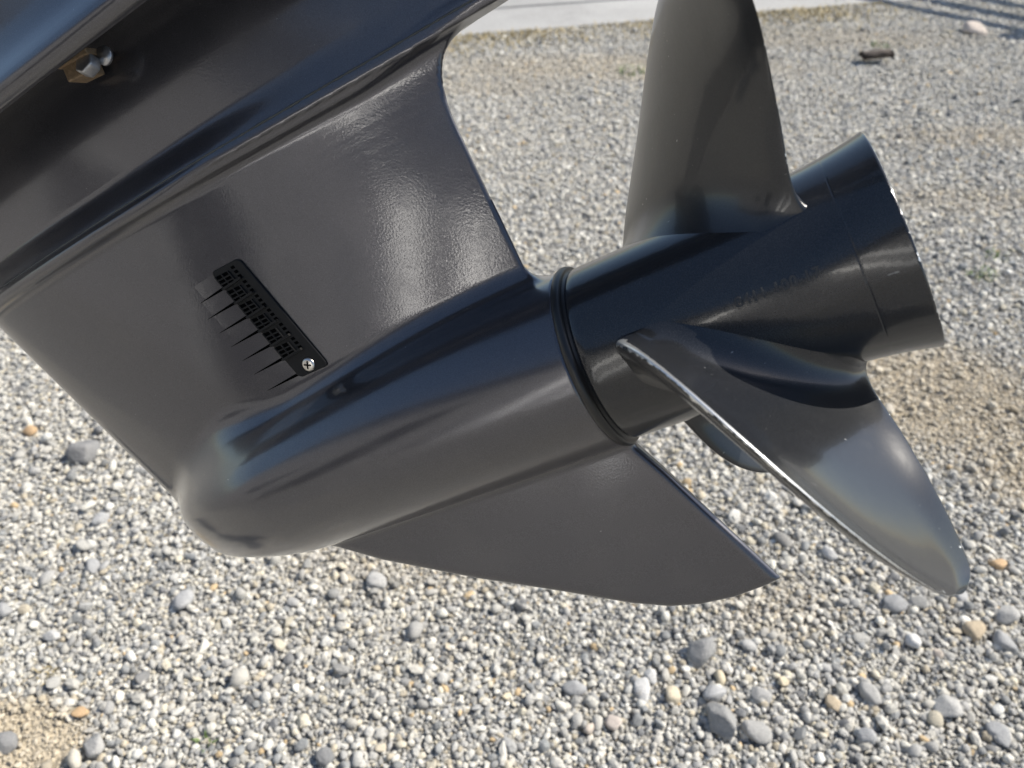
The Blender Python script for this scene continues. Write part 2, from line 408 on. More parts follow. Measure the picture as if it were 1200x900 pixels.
    e2r = nn.new('FunctionNodeEulerToRotation'); gl.new(named('rot', 'FLOAT_VECTOR'), e2r.inputs[0])
    gl.new(gi.outputs[0], ip.inputs['Points']); gl.new(ci.outputs[0], ip.inputs['Instance'])
    gl.new(named('pick', 'INT'), ip.inputs['Instance Index']); gl.new(e2r.outputs[0], ip.inputs['Rotation'])
    gl.new(named('scl', 'FLOAT_VECTOR'), ip.inputs['Scale']); gl.new(ip.outputs[0], go.inputs[0])
    md = o.modifiers.new('scatter', 'NODES'); md.node_group = ng
gravel()

# concrete pad beyond the gravel
def concrete_pad():
    m, nt, ns, lk, b = new_mat('weathered_concrete')
    co = objco(nt); n1 = noise(nt, 1.1, 6, 0.65, co); n2 = noise(nt, 60, 5, 0.65, co)
    f = mth(nt, 'ADD', mth(nt, 'MULTIPLY', n1.outputs[0], 0.65), mth(nt, 'MULTIPLY', n2.outputs[0], 0.35))
    lk.new(ramp(nt, f, [(0.35, (0.25, 0.245, 0.235)), (0.65, (0.40, 0.395, 0.38))]).outputs[0], b.inputs['Base Color'])
    b.inputs['Roughness'].default_value = 0.9
    lk.new(bump(nt, n2.outputs[0], 0.4, 0.003), b.inputs['Normal'])
    ux, uy = 0.9605, 0.2782                       # along the near edge
    vx, vy = -uy, ux
    ox, oy = -0.31, 4.385
    bm = bmesh.new()
    mt = Matrix(((ux, vx, 0, ox), (uy, vy, 0, oy), (0, 0, 1, 0), (0, 0, 0, 1)))
    bm_box(bm, (-2.6, 0.0, -0.05), (2.9, 0.47, 0.012), 0.008, 2, mt)
    bm_box(bm, (-2.6, 0.48, -0.05), (2.9, 6.0, 0.020), 0.008, 2, mt)
    o = bm_obj('concrete_pad', bm, m); tag(o, kind='structure')
concrete_pad()

# ------------------------------------------------------------------ outboard motor (local millimetres -> metres)
MX = Vector((0.8568, -0.1059, 0.5046)); MZ = Vector((-0.4182, 0.4297, 0.8003)); MY = MZ.cross(MX).normalized(); MZ = MX.cross(MY).normalized(); MX.normalize()
motor = bpy.data.objects.new('outboard_motor', None); COL.objects.link(motor)
motor.empty_display_size = 0.05
mm = Matrix.Identity(4)
for i in range(3):
    mm[i][0] = MX[i]; mm[i][1] = MY[i]; mm[i][2] = MZ[i]
mm[0][3], mm[1][3], mm[2][3] = 0.0515, 0.3816, 0.8734
motor.matrix_world = mm
tag(motor, 'glossy graphite outboard motor lower unit with black three blade propeller, tilted up over gravel', 'outboard motor')

F32 = np.float32
def smin(a, b, k):
    h = np.clip(0.5 + 0.5*(b-a)/k, 0, 1)
    return b + (a-b)*h - k*h*(1-h)
def smax(a, b, k): return -smin(-a, -b, k)
def le_x(z): return -344.0 - 0.42*(z-3.0)
TEZ = ((-20, 40, 120, 150, 160, 168, 175, 181, 186, 190, 194, 198, 201), (-19.5, -19.5, -21.2, -22.0, -21.8, -20.9, -19.4, -17.2, -14.4, -11.0, -5.6, 3.5, 14.0))
def foil(x, y, z, xle, xte, tm, xm=0.45, te=0.07):
    ch = xte - xle; xi = (x-xle)/ch; a = xm*ch
    # front: ellipse nose
    px = (x - (xle+a)); q = np.sqrt((px/a)**2 + (y/tm)**2) + 1e-6; q2 = np.sqrt((px/a**2)**2 + (y/tm**2)**2) + 1e-9
    df = q*(q-1)/q2
    s = np.clip((xi-xm)/(1-xm), 0, 1.2)
    dr = np.abs(y) - tm*(1-(1-te)*s*s*(1.55-0.55*s))
    d = np.where(px < 0, df, dr)
    return smax(d, x-xte, 2.2)
SK = np.array([(-262, -36), (-246, -52), (-203.7, -79.7), (-141.8, -112.2), (-88, -137.5), (-47.7, -157.3), (-25, -165.8), (-6.4, -169.2), (15.5, -169.8), (37.6, -167),
               (46.5, -164.7), (36.5, -142), (22.4, -110.8), (8.4, -79), (-1.3, -59), (-4, -36)])
def poly_sd(x, z, P):
    d = np.full(x.shape, 1e9, F32); s = np.ones(x.shape, F32)
    n = len(P)
    for i in range(n):
        ax, az = P[i]; bx, bz = P[i-1]
        ex, ez = bx-ax, bz-az; wx = x-ax; wz = z-az
        t = np.clip((wx*ex+wz*ez)/(ex*ex+ez*ez), 0, 1)
        d = np.minimum(d, (wx-ex*t)**2 + (wz-ez*t)**2)
        c1 = z >= az; c2 = z < bz; c3 = ex*wz > ez*wx
        fl = (c1 & c2 & c3) | (~c1 & ~c2 & ~c3)
        s = np.where(fl, -s, s)
    return s*np.sqrt(d)
def prims(x, y, z, pre=None):
    bs = np.clip((x+352.0)/300.0, 0, 1); bt = 35.0 + 20.5*bs*bs*(3-2*bs)
    zz = np.where(z > 0, z*(55.5/bt), z)
    r = np.sqrt(y*y+zz*zz)
    # torpedo
    Rb = 56.3 - 2.0*np.clip((x+225)/220, 0, 1.1)**1.5
    px = x+225.0; q = np.sqrt((px/110.0)**2 + (r/56.3)**2)+1e-6; q2 = np.sqrt((px/110.0**2)**2 + (r/56.3**2)**2)+1e-9
    tor = np.where(px < 0, q*(q-1)/q2, r-Rb)
    tor = smax(tor, x+2.5, 2.0)
    tor = np.where(z > 0, tor*(0.35+0.65*bt/55.5), tor)
    xle = le_x(z)
    tm = 18.5 + 3.0*np.clip((z-60)/140, 0, 1)**2
    st = foil(x, y, z, xle, np.interp(z, *TEZ), tm)
    st = smax(smax(st, z-200.0, 2.0), -z-20, 4.0)
    fl = np.clip((224.0-z)/25.0, 0, 1); tmid = 20.0 + 8.0*fl*fl*(3-2*fl)*np.clip((10.0-x)/170.0, 0, 1)
    mid = foil(x, y, z, xle+6-6*fl, 70.0, tmid, 0.40, 0.14)
    mid = smax(mid, 198.0-z, 1.0)
    # ledge (anti-ventilation plate)
    tw = np.clip((40.0-x)/290.0, 0, 1); W = 8.0 + 21.5*tw*tw*(3-2*tw)
    led = foil(x, y, z, le_x(196.0)-7+0*z, 130.0, W, 0.40, 0.75)
    lz = np.clip((x+70.0)/90.0, 0, 1); led = smax(led, np.abs(z-197.0-7.0*lz*lz*(3-2*lz))-3.2, 2.5)
    pd = poly_sd(x, z, SK) if pre is None else pre
    T = 0.9 + 2.4*(1-np.exp(np.clip(pd, -60, 0)/1.6)) + 2.4*np.clip((z+165)/120, 0, 1)
    sk = smax(np.abs(y)-T, pd, 1.6)
    return tor, st, mid, led, sk
def field(p, x=None):
    tor, st, mid, led, sk = p
    kq = np.clip((-195.0-x)/75.0, 0, 1); kn = np.clip((-300.0-x)/45.0, 0, 1); kx = 14.0 + 17.0*kq*kq*(3-2*kq) - 13.0*kn*kn*(3-2*kn)
    up = smin(mid, led, 4.0)
    d = smin(up, st, 7.0)
    d = smin(d, tor, kx)
    return smin(d, sk, 5.0)
def surface_nets(lo, hi, h):
    ax = [np.arange(lo[i], hi[i]+h, h, dtype=F32) for i in range(3)]
    nx, ny, nz = map(len, ax)
    D = np.empty((nx, ny, nz), F32)
    X2, Z2 = np.meshgrid(ax[0], ax[2], indexing='ij'); PD = poly_sd(X2, Z2, SK).astype(F32)
    for i0 in range(0, nx, 24):
        sl = slice(i0, min(nx, i0+24))
        x = ax[0][sl][:, None, None]; y = ax[1][None, :, None]; z = ax[2][None, None, :]
        x, y, z = np.broadcast_arrays(x, y, z)
        D[sl] = field(prims(x, y, z, np.broadcast_to(PD[sl][:, None, :], x.shape)), x)
    S = D < 0
    c = np.zeros((nx-1, ny-1, nz-1), np.int8)
    for a in (0, 1):
        for b_ in (0, 1):
            for g in (0, 1):
                c += S[a:nx-1+a, b_:ny-1+b_, g:nz-1+g]
    act = (c > 0) & (c < 8)
    ids = np.argwhere(act); lut = np.full(act.shape, -1, np.int32); lut[tuple(ids.T)] = np.arange(len(ids))
    V = np.zeros((len(ids), 3)); cnt = np.zeros(len(ids))
    offs = [(a, b_, g) for a in (0, 1) for b_ in (0, 1) for g in (0, 1)]
    for i, o1 in enumerate(offs):
        for o2 in offs[i+1:]:
            if sum(abs(np.array(o1)-np.array(o2))) != 1: continue
            d1 = D[ids[:, 0]+o1[0], ids[:, 1]+o1[1], ids[:, 2]+o1[2]]; d2 = D[ids[:, 0]+o2[0], ids[:, 1]+o2[1], ids[:, 2]+o2[2]]
            m_ = (d1 < 0) != (d2 < 0)
            t = np.where(m_, d1/np.where(d1 == d2, 1, d1-d2), 0)
            V += m_[:, None]*(np.array(o1)+t[:, None]*(np.array(o2)-np.array(o1))); cnt += m_
    V = (V/cnt[:, None] + ids)*h + np.array(lo)
    Fs = []
    for axn in range(3):
        u, v = (axn+1) % 3, (axn+2) % 3
        sl1 = [slice(1, n_-1) for n_ in (nx, ny, nz)]; sl2 = list(sl1)
        sl1[axn] = slice(0, (nx, ny, nz)[axn]-1); sl2[axn] = slice(1, (nx, ny, nz)[axn])
        a = S[tuple(sl1)]; b_ = S[tuple(sl2)]
        for flip, msk in ((False, a & ~b_), (True, ~a & b_)):
            e = np.argwhere(msk); e = e + [0 if k == axn else 1 for k in range(3)]
            du = np.zeros(3, int); du[u] = 1; dv = np.zeros(3, int); dv[v] = 1
            q = [lut[tuple((e-du-dv).T)], lut[tuple((e-dv).T)], lut[tuple(e.T)], lut[tuple((e-du).T)]]
            Q = np.stack(q, 1)
            Fs.append(Q[:, ::-1] if flip else Q)
    return V, np.concatenate(Fs)
def fgrad(V):
    e = 0.35; g = np.empty_like(V)
    for k in range(3):
        d = np.zeros(3); d[k] = e
        g[:, k] = (field(prims(*(V+d).T), (V+d)[:, 0]) - field(prims(*(V-d).T), (V-d)[:, 0]))/(2*e)
    return g
def gearcase():
    V, Fc = surface_nets((-460, -61, -174), (198, 61, 300), 1.9)
    for _ in range(3):
        f0 = field(prims(*V.T), V[:, 0]); g = fgrad(V); g2 = (g*g).sum(1)
        V = V - np.clip(f0/np.maximum(g2, 0.2), -1.0, 1.0)[:, None]*g
    N = fgrad(V); N /= np.linalg.norm(N, axis=1)[:, None]+1e-9
    cen = V[Fc].mean(1)
    tor, st, mid, led, sk = prims(*cen.T)
    cls = np.argmin(np.stack([tor, st, mid, led, sk]), 0)
    for k, nm in enumerate(('gear_housing', 'strut', 'midsection', 'anti_ventilation_plate', 'skeg')):
        f = Fc[cls == k]
        if not len(f): continue
        used = np.unique(f); mp = np.zeros(len(V), int); mp[used] = np.arange(len(used))
        mesh_obj(nm, V[used]/1000, mp[f], M_PAINT_DULL if nm == 'gear_housing' else M_PAINT, motor, True, N[used])
gearcase()

def sealant_bead():
    xs = np.arange(-392.0, 95.0, 1.6); z0 = 204.2
    lo_, hi_ = np.full(len(xs), -60.0), np.full(len(xs), -1.0)
    zz = np.full(len(xs), z0) + np.cumsum(rng.normal(size=len(xs)))*0.03
    for _ in range(24):
        m_ = (lo_+hi_)/2; f = field(prims(xs, m_, zz), xs); hi_ = np.where(f < 0, m_, hi_); lo_ = np.where(f < 0, lo_, m_)
    V = []; Fc = []
    n = 6
    for i, (x, y, z) in enumerate(zip(xs, lo_, zz)):
        r = 0.62*(0.6+0.8*rng.random())
        for j in range(n): V.append((x/1000, (y+r*math.cos(j*2*math.pi/n))/1000, (z+r*math.sin(j*2*math.pi/n))/1000))
    for i in range(len(xs)-1):
        for j in range(n): Fc.append((i*n+j, (i+1)*n+j, (i+1)*n+(j+1) % n, i*n+(j+1) % n))
    mesh_obj('sealant_bead', V, Fc, mat_simple('grey_sealant', (0.062, 0.066, 0.062), 0.7), motor)
sealant_bead()

def strut_T(x, z):
    xle = le_x(z); ch = -19.5-xle; xi = (x-xle)/ch; tm = 18.5 + 3.0*np.clip((z-60)/140, 0, 1)**2
    if xi < 0.45: return tm*math.sqrt(max(0, 1-((xi-0.45)/0.45)**2))
    s = (xi-0.45)/0.55
    return tm*(1-(1-0.07)*s*s*(1.55-0.55*s))

# upper housing, wider than the midsection, its lower edge near the camera
def upper_housing():
    half = [(0.0, 0.300), (0.046, 0.300), (0.054, 0.297), (0.060, 0.286), (0.0635, 0.276), (0.067, 0.2722), (0.0705, 0.2722), (0.0735, 0.2745), (0.0750, 0.2780), (0.0748, 0.2815), (0.0735, 0.2845), (0.0705, 0.2890), (0.0675, 0.2940),
            (0.0650, 0.2990), (0.0633, 0.3050), (0.0622, 0.3120), (0.0610, 0.330), (0.0580, 0.380), (0.0530, 0.450), (0.040, 0.462), (0.0, 0.464)]
    prof = [(-y, z) for y, z in half] + [(y, z) for y, z in half[-2:0:-1]]
    xs = [-0.545, -0.542, -0.53, -0.50, -0.46] + list(np.linspace(-0.40, 0.04, 12)) + [0.08, 0.10, 0.112, 0.115]
    n = len(prof); V = []; Fc = []
    for x in xs:
        e = min(x+0.547, 0.117-x); k = math.sqrt(max(0.0, 1-(1-min(1, e/0.08))**2))**0.5
        for y, z in prof: V.append((x, y*(0.35+0.65*k), z))
    for a in range(len(xs)-1):
        for b2 in range(n): Fc.append((a*n+b2, (a+1)*n+b2, (a+1)*n+(b2+1) % n, a*n+(b2+1) % n))
    Fc.append(tuple(range(n))); Fc.append(tuple((len(xs)-1)*n+k for k in range(n))[::-1])
    mesh_obj('upper_housing', V, Fc, M_PAINT, motor)
upper_housing()

def lathe(prof, n=96, x0=0.0):
    V = []; Fc = []
    for i, (x, r) in enumerate(prof):
        for j in range(n):
            a = 2*math.pi*j/n; V.append((x/1000, -r/1000*math.sin(a), r/1000*math.cos(a)))
    for i in range(len(prof)-1):
        for j in range(n):
            j2 = (j+1) % n; Fc.append((i*n+j, i*n+j2, (i+1)*n+j2, (i+1)*n+j))
    return V, Fc
def seal_ring():
    pr = [(-3.2, 48)]
    for k in range(13):
        t = math.pi*k/12; pr.append((-0.4-2.9*math.cos(t), 53.2+2.4*math.sin(t)))
    pr += [(2.6, 51.6), (4.4, 51.4), (4.6, 46)]
    V, Fc = lathe(pr); mesh_obj('seal_ring', V, Fc, M_RUBBER, motor)
seal_ring()

def hub_R(x):
    r = 52.3 + 5.2*max(0.0, (x-118)/50.0)**2.1
    if x < 7: r -= 0.09*(7-x)**2
    return r
def set_wear(o, vals):
    a = o.data.attributes.new('edge_wear', 'FLOAT', 'POINT'); a.data.foreach_set('value', np.asarray(vals, np.float32))
def propeller():
    xs = [3.4, 3.6, 4.2, 5, 6] + list(np.arange(9, 144, 4.5)) + [144.9, 145.2, 145.45, 145.75, 146.0, 146.3] + list(np.arange(149, 167, 2.2)) + [167.3, 168]
    xs = sorted(xs)
    pr = []
    for x in xs:
        R = hub_R(x)
        if 145.4 <= x <= 145.8: R -= 0.10                 # casting seam near the flare
        pr.append((x, R))
    wear = [0.05]*len(pr)
    pr += [(168.6, 56.9), (168.7, 56.2), (168.2, 54.4), (164, 51.8), (156, 49.6), (140, 48.4), (60, 48.0), (22, 48.0), (20, 30.0), (60, 27), (150, 25), (152, 20), (152, 0.5)]
    wear += [0.5, 0.5, 0.2] + [0.0]*10
    for i, x in enumerate(xs):
        if x > 167.5: wear[i] = 0.34
        elif x > 164: wear[i] = 0.12
    wear[len(xs)-1] = 0.44
    n = 144
    V, Fc = lathe(pr, n)
    o = mesh_obj('propeller', V, Fc, M_PROP, motor)
    set_wear(o, np.repeat(wear, n))
    o['label'] = 'chipped black three blade propeller with flared exhaust hub'
    return o
prop = propeller()

# blade edges in cylinder coordinates: radius, x, angle from "up" towards the viewer
LE = np.array([(54, 26.9, 77.7), (64.2, 29.2, 77.9), (74.3, 31.9, 78.2), (84.5, 35.4, 78.7), (94.7, 39.7, 79.6), (104.8, 45.1, 81.2), (115, 51.7, 83.7),
               (125.2, 59.7, 87.4), (135.3, 69.3, 92.4), (145.5, 80.6, 99.0), (155.7, 93.8, 107.4), (165.8, 109.1, 117.8), (176, 126.7, 130.4)])
TE = np.array([(54, 128.6, 162.2), (64.2, 130, 158.8), (74.3, 131.6, 155.7), (84.5, 133.2, 153), (94.7, 134.8, 151), (104.8, 136.3, 150), (115, 137.7, 149.8),
               (125.2, 138.9, 150), (135.3, 139.8, 150.8), (145.5, 140.3, 151.8), (155.7, 140.5, 152.6), (165.8, 140.2, 152.0), (176, 138.5, 148)])
PL = [np.polyfit(LE[:, 0], LE[:, k], 5) for k in (1, 2)]; PT = [np.polyfit(TE[:, 0], TE[:, k], 4) for k in (1, 2)]
def blade(base_deg, worn=1.0, rf=19.0):
    Rh = 51.6; Rt = 171.5; R1 = 158.0
    d1 = rf*(1-np.cos(np.linspace(0, math.pi/2, 14)))
    rr = list(Rh + d1) + list(np.linspace(Rh+rf, R1, 34)[1:]) + list(R1 + (Rt-R1)*np.sin(np.linspace(0, math.pi/2, 15)[1:]))
    nph = 88
    V = []; W = []
    for r in rr:
        rc = max(r, 54.0)
        xl, tl = np.polyval(PL[0], rc), np.polyval(PL[1], rc); xt, tt = np.polyval(PT[0], rc), np.polyval(PT[1], rc)
        if r > R1:                                        # round the tip
            f = max(0.0, 1-((r-R1)/(Rt-R1))**2)**0.5; f = max(f, 0.03)
            mx, mt = 0.45*xl+0.55*xt, 0.45*tl+0.55*tt
            xl, xt = mx+(xl-mx)*f, mx+(xt-mx)*f; tl, tt = mt+(tl-mt)*f, mt+(tt-mt)*f
        d = r-Rh
        fil = rf - math.sqrt(max(0, rf*rf-(rf-d)**2)) if d < rf else 0.0
        u = (r-Rh)/(Rt-Rh)
        tm = (5.4*(1-u)**1.1+1.5)*(1.0 if r < R1 else max(0.12, math.sqrt(max(0, 1-((r-R1)/(Rt-R1))**2))))
        dx = xt-xl; da = math.radians(tt-tl)*r; L = math.hypot(dx, da); ex, ea = dx/L, da/L
        for j in range(nph):
            ph = 2*math.pi*j/nph
            c = 0.5-0.5*math.cos(ph); sg = 1 if math.sin(ph) >= 0 else -1
            el = 6.5 if c < 0.5 else 9.0
            edge = min(1.0, (min(c*L, (1-c)*L)+0.15)/el)
            th = tm*((0.56 if c < 0.5 else 0.24) + (0.44 if c < 0.5 else 0.76)*math.sin(math.pi*min(1, max(0, c)))**0.8)*math.sqrt(max(0.0, 1-(1-edge)**2))
            if c < 1e-6 or c > 1-1e-6: th = 0
            camber = 0.028*L*4*c*(1-c)*min(1, u*2.0)
            cup = -2.5*max(0.0, (c-0.86)/0.14)**2*min(1, u*3)
            lead = min(1.0, c/0.16); lead = lead*lead*(3-2*lead)
            s_ = L*c - fil*math.cos(ph)*(0.10 if c < 0.5 else 0.45)*(abs(math.cos(ph)))
            trail = min(1.0, (1-c)/0.12); trail = trail*trail*(3-2*trail)
            o_ = sg*th + sg*fil*(0.12+0.88*lead)*(0.2+0.8*trail)*abs(math.sin(ph))**0.5 + camber + cup
            x = xl + ex*s_ - ea*o_
            a = math.radians(tl) + (ea*s_ + ex*o_)/r + math.radians(base_deg)
            V.append((x/1000, -r/1000*math.sin(a), r/1000*math.cos(a)))
            de = min(c*L, (1-c)*L)
            if c < 0.5: w = 1.5*max(0.0, 1-(de/5.4)**2) if sg < 0 else 0.7*math.exp(-de/1.0)
            else: w = 0.40*math.exp(-de/0.7) + 0.08*math.exp(-de/6.0)
            if u > 0.95: w = max(w, 0.40*(u-0.95)/0.05)
            w *= min(1.0, max(0.1, d/14.0))
            W.append(w*worn+0.05*worn)
    Fc = []
    nr = len(rr)
    for i in range(nr-1):
        for j in range(nph):
            j2 = (j+1) % nph; Fc.append((i*nph+j, (i+1)*nph+j, (i+1)*nph+j2, i*nph+j2))
    Fc.append(tuple((nr-1)*nph+j for j in range(nph)))
    o = mesh_obj('blade', V, Fc, M_BLADE_GLOSS if base_deg == 0 else M_BLADE, prop); set_wear(o, W)
    return o
for ang, worn, lab in ((-120, 0.8, 'upper blade, its tip above the picture'), (0, 1.0, 'lower blade pointing at the viewer with bright leading edge'), (113, 0.1, 'far blade mostly hidden behind the hub')):
    b_ = blade(ang, worn); b_['label'] = lab

def casting_number():
    cu = bpy.data.curves.new('casting_number', 'FONT'); cu.body = '8411-100-17'; cu.size = 7.6; cu.extrude = 0.45; cu.resolution_u = 3
    cu.bevel_depth = 0.08; cu.space_character = 1.05
    t = bpy.data.objects.new('casting_number', cu); COL.objects.link(t)
    dg = bpy.context.evaluated_depsgraph_get(); me = bpy.data.meshes.new_from_object(t.evaluated_get(dg))
    bpy.data.objects.remove(t)
    for v in me.vertices:
        tx, ty, tz = v.co
        x = 88.0 + tx; a = math.radians(90-7.0) - ty/52.6; R = hub_R(x) + 0.10 + tz
        v.co = (x/1000, -R/1000*math.sin(a), R/1000*math.cos(a))
    me.materials.clear(); me.materials.append(mat_simple('worn_black_casting', (0.035, 0.034, 0.033), 0.5)); me.update()
    link(bpy.data.objects.new('casting_number', me), prop)
casting_number()

# water intake: black plastic grille let into the strut, forward scoops, steel screw
def intake():
    W = 23.5; H = 84.0; X0 = -206.8; Z0 = 143.8; SL = 23.4/84.0
    TC = [strut_T(X0+u+v*SL, Z0-v) for v in (0, H) for u in (0, W)]
    def P(u, v, h, flat=True):                 # u across (0 forward .. 23.5 rear), v down (0..84), h proud of the strut
        x = X0 + u + v*SL; z = Z0 - v
        if flat:
            a, b2 = u/W, v/H
            t = (TC[0]*(1-a)+TC[1]*a)*(1-b2) + (TC[2]*(1-a)+TC[3]*a)*b2 + 0.35
        else: t = strut_T(x, z)
        return (x/1000, -(t+h)/1000, z/1000)
    def block(bm, u0, u1, v0, v1, h0, h1, skew=0.0):
        nv = max(1, int((v1-v0)/12)); rows = []
        for k in range(nv+1):
            v = v0+(v1-v0)*k/nv
            rows.append([bm.verts.new(P(u, v+(sk_ if u == u1 else 0), h)) for u, h, sk_ in ((u0, h0, 0), (u0, h1, 0), (u1, h1, skew), (u1, h0, skew))])
        for a, b2 in zip(rows[:-1], rows[1:]):
            for i in range(4): bm.faces.new((a[i], a[(i+1) % 4], b2[(i+1) % 4], b2[i]))
        bm.faces.new(rows[0][::-1]); bm.faces.new(rows[-1])
    def fin(bm): bmesh.ops.recalc_face_normals(bm, faces=bm.faces)
    # rounded base plate
    bm = bmesh.new(); ring = []
    rc = 3.2
    for (cu_, cv_, a0) in ((rc, rc, 180), (W-rc, rc, 270), (W-rc, H-rc, 0), (rc, H-rc, 90)):
        for k in range(7):
            a = math.radians(a0+15*k); ring.append((cu_+rc*math.cos(a), cv_+rc*math.sin(a)))
    lo = [bm.verts.new(P(u, v, -0.8)) for u, v in ring]; hi = [bm.verts.new(P(u, v, 0.75)) for u, v in ring]
    hi2 = [bm.verts.new(P(W/2+(u-W/2)*0.965, H/2+(v-H/2)*0.99, 1.05)) for u, v in ring]
    n = len(ring)
    for i in range(n):
        j = (i+1) % n
        bm.faces.new((lo[i], lo[j], hi[j], hi[i])); bm.faces.new((hi[i], hi[j], hi2[j], hi2[i]))
    bm.faces.new(hi2); fin(bm)
    root = bm_obj('water_intake_grille', bm, M_PLASTIC, motor)
    root['label'] = 'black plastic water intake grille with slots and one screw'
    pitch = 11.2
    for i in range(6):
        v0 = 3.0 + i*pitch
        bm = bmesh.new()
        block(bm, 0.4, 11.8, v0+1.0, v0+pitch-1.6, 0.2, 1.2)      # dark pocket block, hole shade painted black
        fin(bm); bm_obj('pocket_shade', bm, M_HOLE_SHADE, root)
        bm = bmesh.new()
        block(bm, 0.2, 16.6, v0+pitch-1.9, v0+pitch-0.4, 0.3, 3.4, -1.6)     # louvre bar between pockets
        for q in range(1, 3): block(bm, 0.4, 11.8, v0+1.0+q*2.9-0.5, v0+1.0+q*2.9+0.4, 0.3, 2.2)
        for uu in (0.4, 5.8, 11.0): block(bm, uu, uu+0.9, v0+1.0, v0+pitch-1.6, 0.3, 2.2)
        fin(bm); bm_obj('louvre', bm, M_PLASTIC, root)
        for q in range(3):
            bm = bmesh.new(); block(bm, 14.6, 17.2, v0-0.4+q*3.3, v0+1.5+q*3.3, 0.4, 1.22)  # black pad on the plate, shade painted for an opening
            fin(bm); bm_obj('slot_shade', bm, M_HOLE_SHADE, root)
    # scoops cast into the strut in front of the grille: ramps ending in a sharp step
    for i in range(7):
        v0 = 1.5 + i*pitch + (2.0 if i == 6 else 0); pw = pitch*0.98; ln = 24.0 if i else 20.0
        bm = bmesh.new(); g = []
        nu, nv = 14, 10
        for a in range(nu+1):
            t = a/nu; row = []
            for c in range(nv+1):
                s = c/nv
                u = -ln*t + 0.5
                w = (1-t)**1.0
                h = 0.38*w + 0.02
                row.append(bm.verts.new(P(u, v0 + 1.2*t + s*pw*(1-0.12*t), h-0.05*t, False)))
            row.insert(0, bm.verts.new(P(u, v0+1.2*t-0.3, -0.5, False)))
            g.append(row)
        for a in range(nu):
            for c in range(nv+1): bm.faces.new((g[a][c], g[a][c+1], g[a+1][c+1], g[a+1][c]))
        fin(bm)
        o = bm_obj('scoop', bm, M_PAINT, motor, True)
        # keep the step edge crisp
        o.data.set_sharp_from_angle(angle=math.radians(35))
        # painted shade strip for the slit between two scoops, tapering away from the grille
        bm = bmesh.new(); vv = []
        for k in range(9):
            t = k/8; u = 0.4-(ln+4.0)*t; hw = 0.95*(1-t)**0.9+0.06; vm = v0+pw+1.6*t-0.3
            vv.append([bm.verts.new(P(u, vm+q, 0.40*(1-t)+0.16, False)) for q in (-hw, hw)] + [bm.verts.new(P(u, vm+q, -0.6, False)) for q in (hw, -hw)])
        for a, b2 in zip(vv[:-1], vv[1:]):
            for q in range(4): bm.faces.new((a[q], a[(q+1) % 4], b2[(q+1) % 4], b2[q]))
        fin(bm); bm_obj('slit_shade', bm, M_HOLE_SHADE, motor)
    # screw
    sx, sz = -172.8, 65.3; sy = -(strut_T(sx, sz)+1.0)
    bm = bmesh.new(); ns = 32
    prof = [(0.0, 4.55), (0.7, 4.5), (1.25, 4.0), (1.6, 2.9), (1.75, 0.0)]
    rows = []
    for h, r in prof[:-1]:
        rows.append([bm.verts.new(((sx+r*math.cos(2*math.pi*j/ns))/1000, (sy-h)/1000, (sz+r*math.sin(2*math.pi*j/ns))/1000)) for j in range(ns)])
    top = bm.verts.new((sx/1000, (sy-1.75)/1000, sz/1000))
    for a, b2 in zip(rows[:-1], rows[1:]):
        for j in range(ns): bm.faces.new((a[j], a[(j+1) % ns], b2[(j+1) % ns], b2[j]))
    for j in range(ns): bm.faces.new((rows[-1][j], rows[-1][(j+1) % ns], top))
    fin(bm); sc = bm_obj('screw', bm, M_STEEL, root, True)
    for ang in (25, 115):
        bm = bmesh.new(); mt = Matrix.Translation((sx/1000, sy/1000, sz/1000)) @ Matrix.Rotation(math.radians(ang), 4, 'Y')
        bm_box(bm, (-0.0026, -0.00185, -0.0005), (0.0026, -0.0010, 0.0005), 0, 1, mt)  # black cross bars standing proud, painted as recess shade
        bm_obj('screw_cross_shade', bm, M_HOLE_SHADE, root)
intake()

def bracket_nut():
    # brass clip and steel nut under the upper housing
    bm = bmesh.new(); mt = Matrix.Translation((-0.207, -0.033, 0.2875)) @ Matrix.Rotation(math.radians(8), 4, 'Y') @ Matrix.Scale(0.9, 4)
    bm_box(bm, (-0.014, -0.006, -0.0135), (0.004, 0.010, -0.0015), 0.001, 2, mt)
    bm_box(bm, (-0.017, -0.0085, -0.004), (0.012, 0.012, 0.0005), 0.0008, 2, mt)
    o = bm_obj('bracket', bm, M_BRASS, motor, False); o['label'] = 'rusty clip under the upper housing'
    bm = bmesh.new()
    r = bmesh.ops.create_cone(bm, cap_ends=True, segments=6, radius1=0.0080, radius2=0.0080, depth=0.009)
    bmesh.ops.bevel(bm, geom=list(bm.edges), offset=0.0016, segments=4, profile=0.5, affect='EDGES')
    for v in bm.verts: v.co = mt @ (Matrix.Translation((0.0055, -0.004, -0.0085)) @ (Matrix.Rotation(math.radians(62), 4, 'X') @ v.co))
    bm_obj('nut', bm, M_NUT, motor, True)
    bm = bmesh.new()
    bmesh.ops.create_cone(bm, cap_ends=True, segments=24, radius1=0.0062, radius2=0.0062, depth=0.0025)
    for v in bm.verts: v.co = mt @ (Matrix.Translation((0.0165, 0.001, -0.006)) @ (Matrix.Rotation(math.radians(80), 4, 'X') @ v.co))
    bm_obj('washer', bm, M_NUT, motor, True)
bracket_nut()

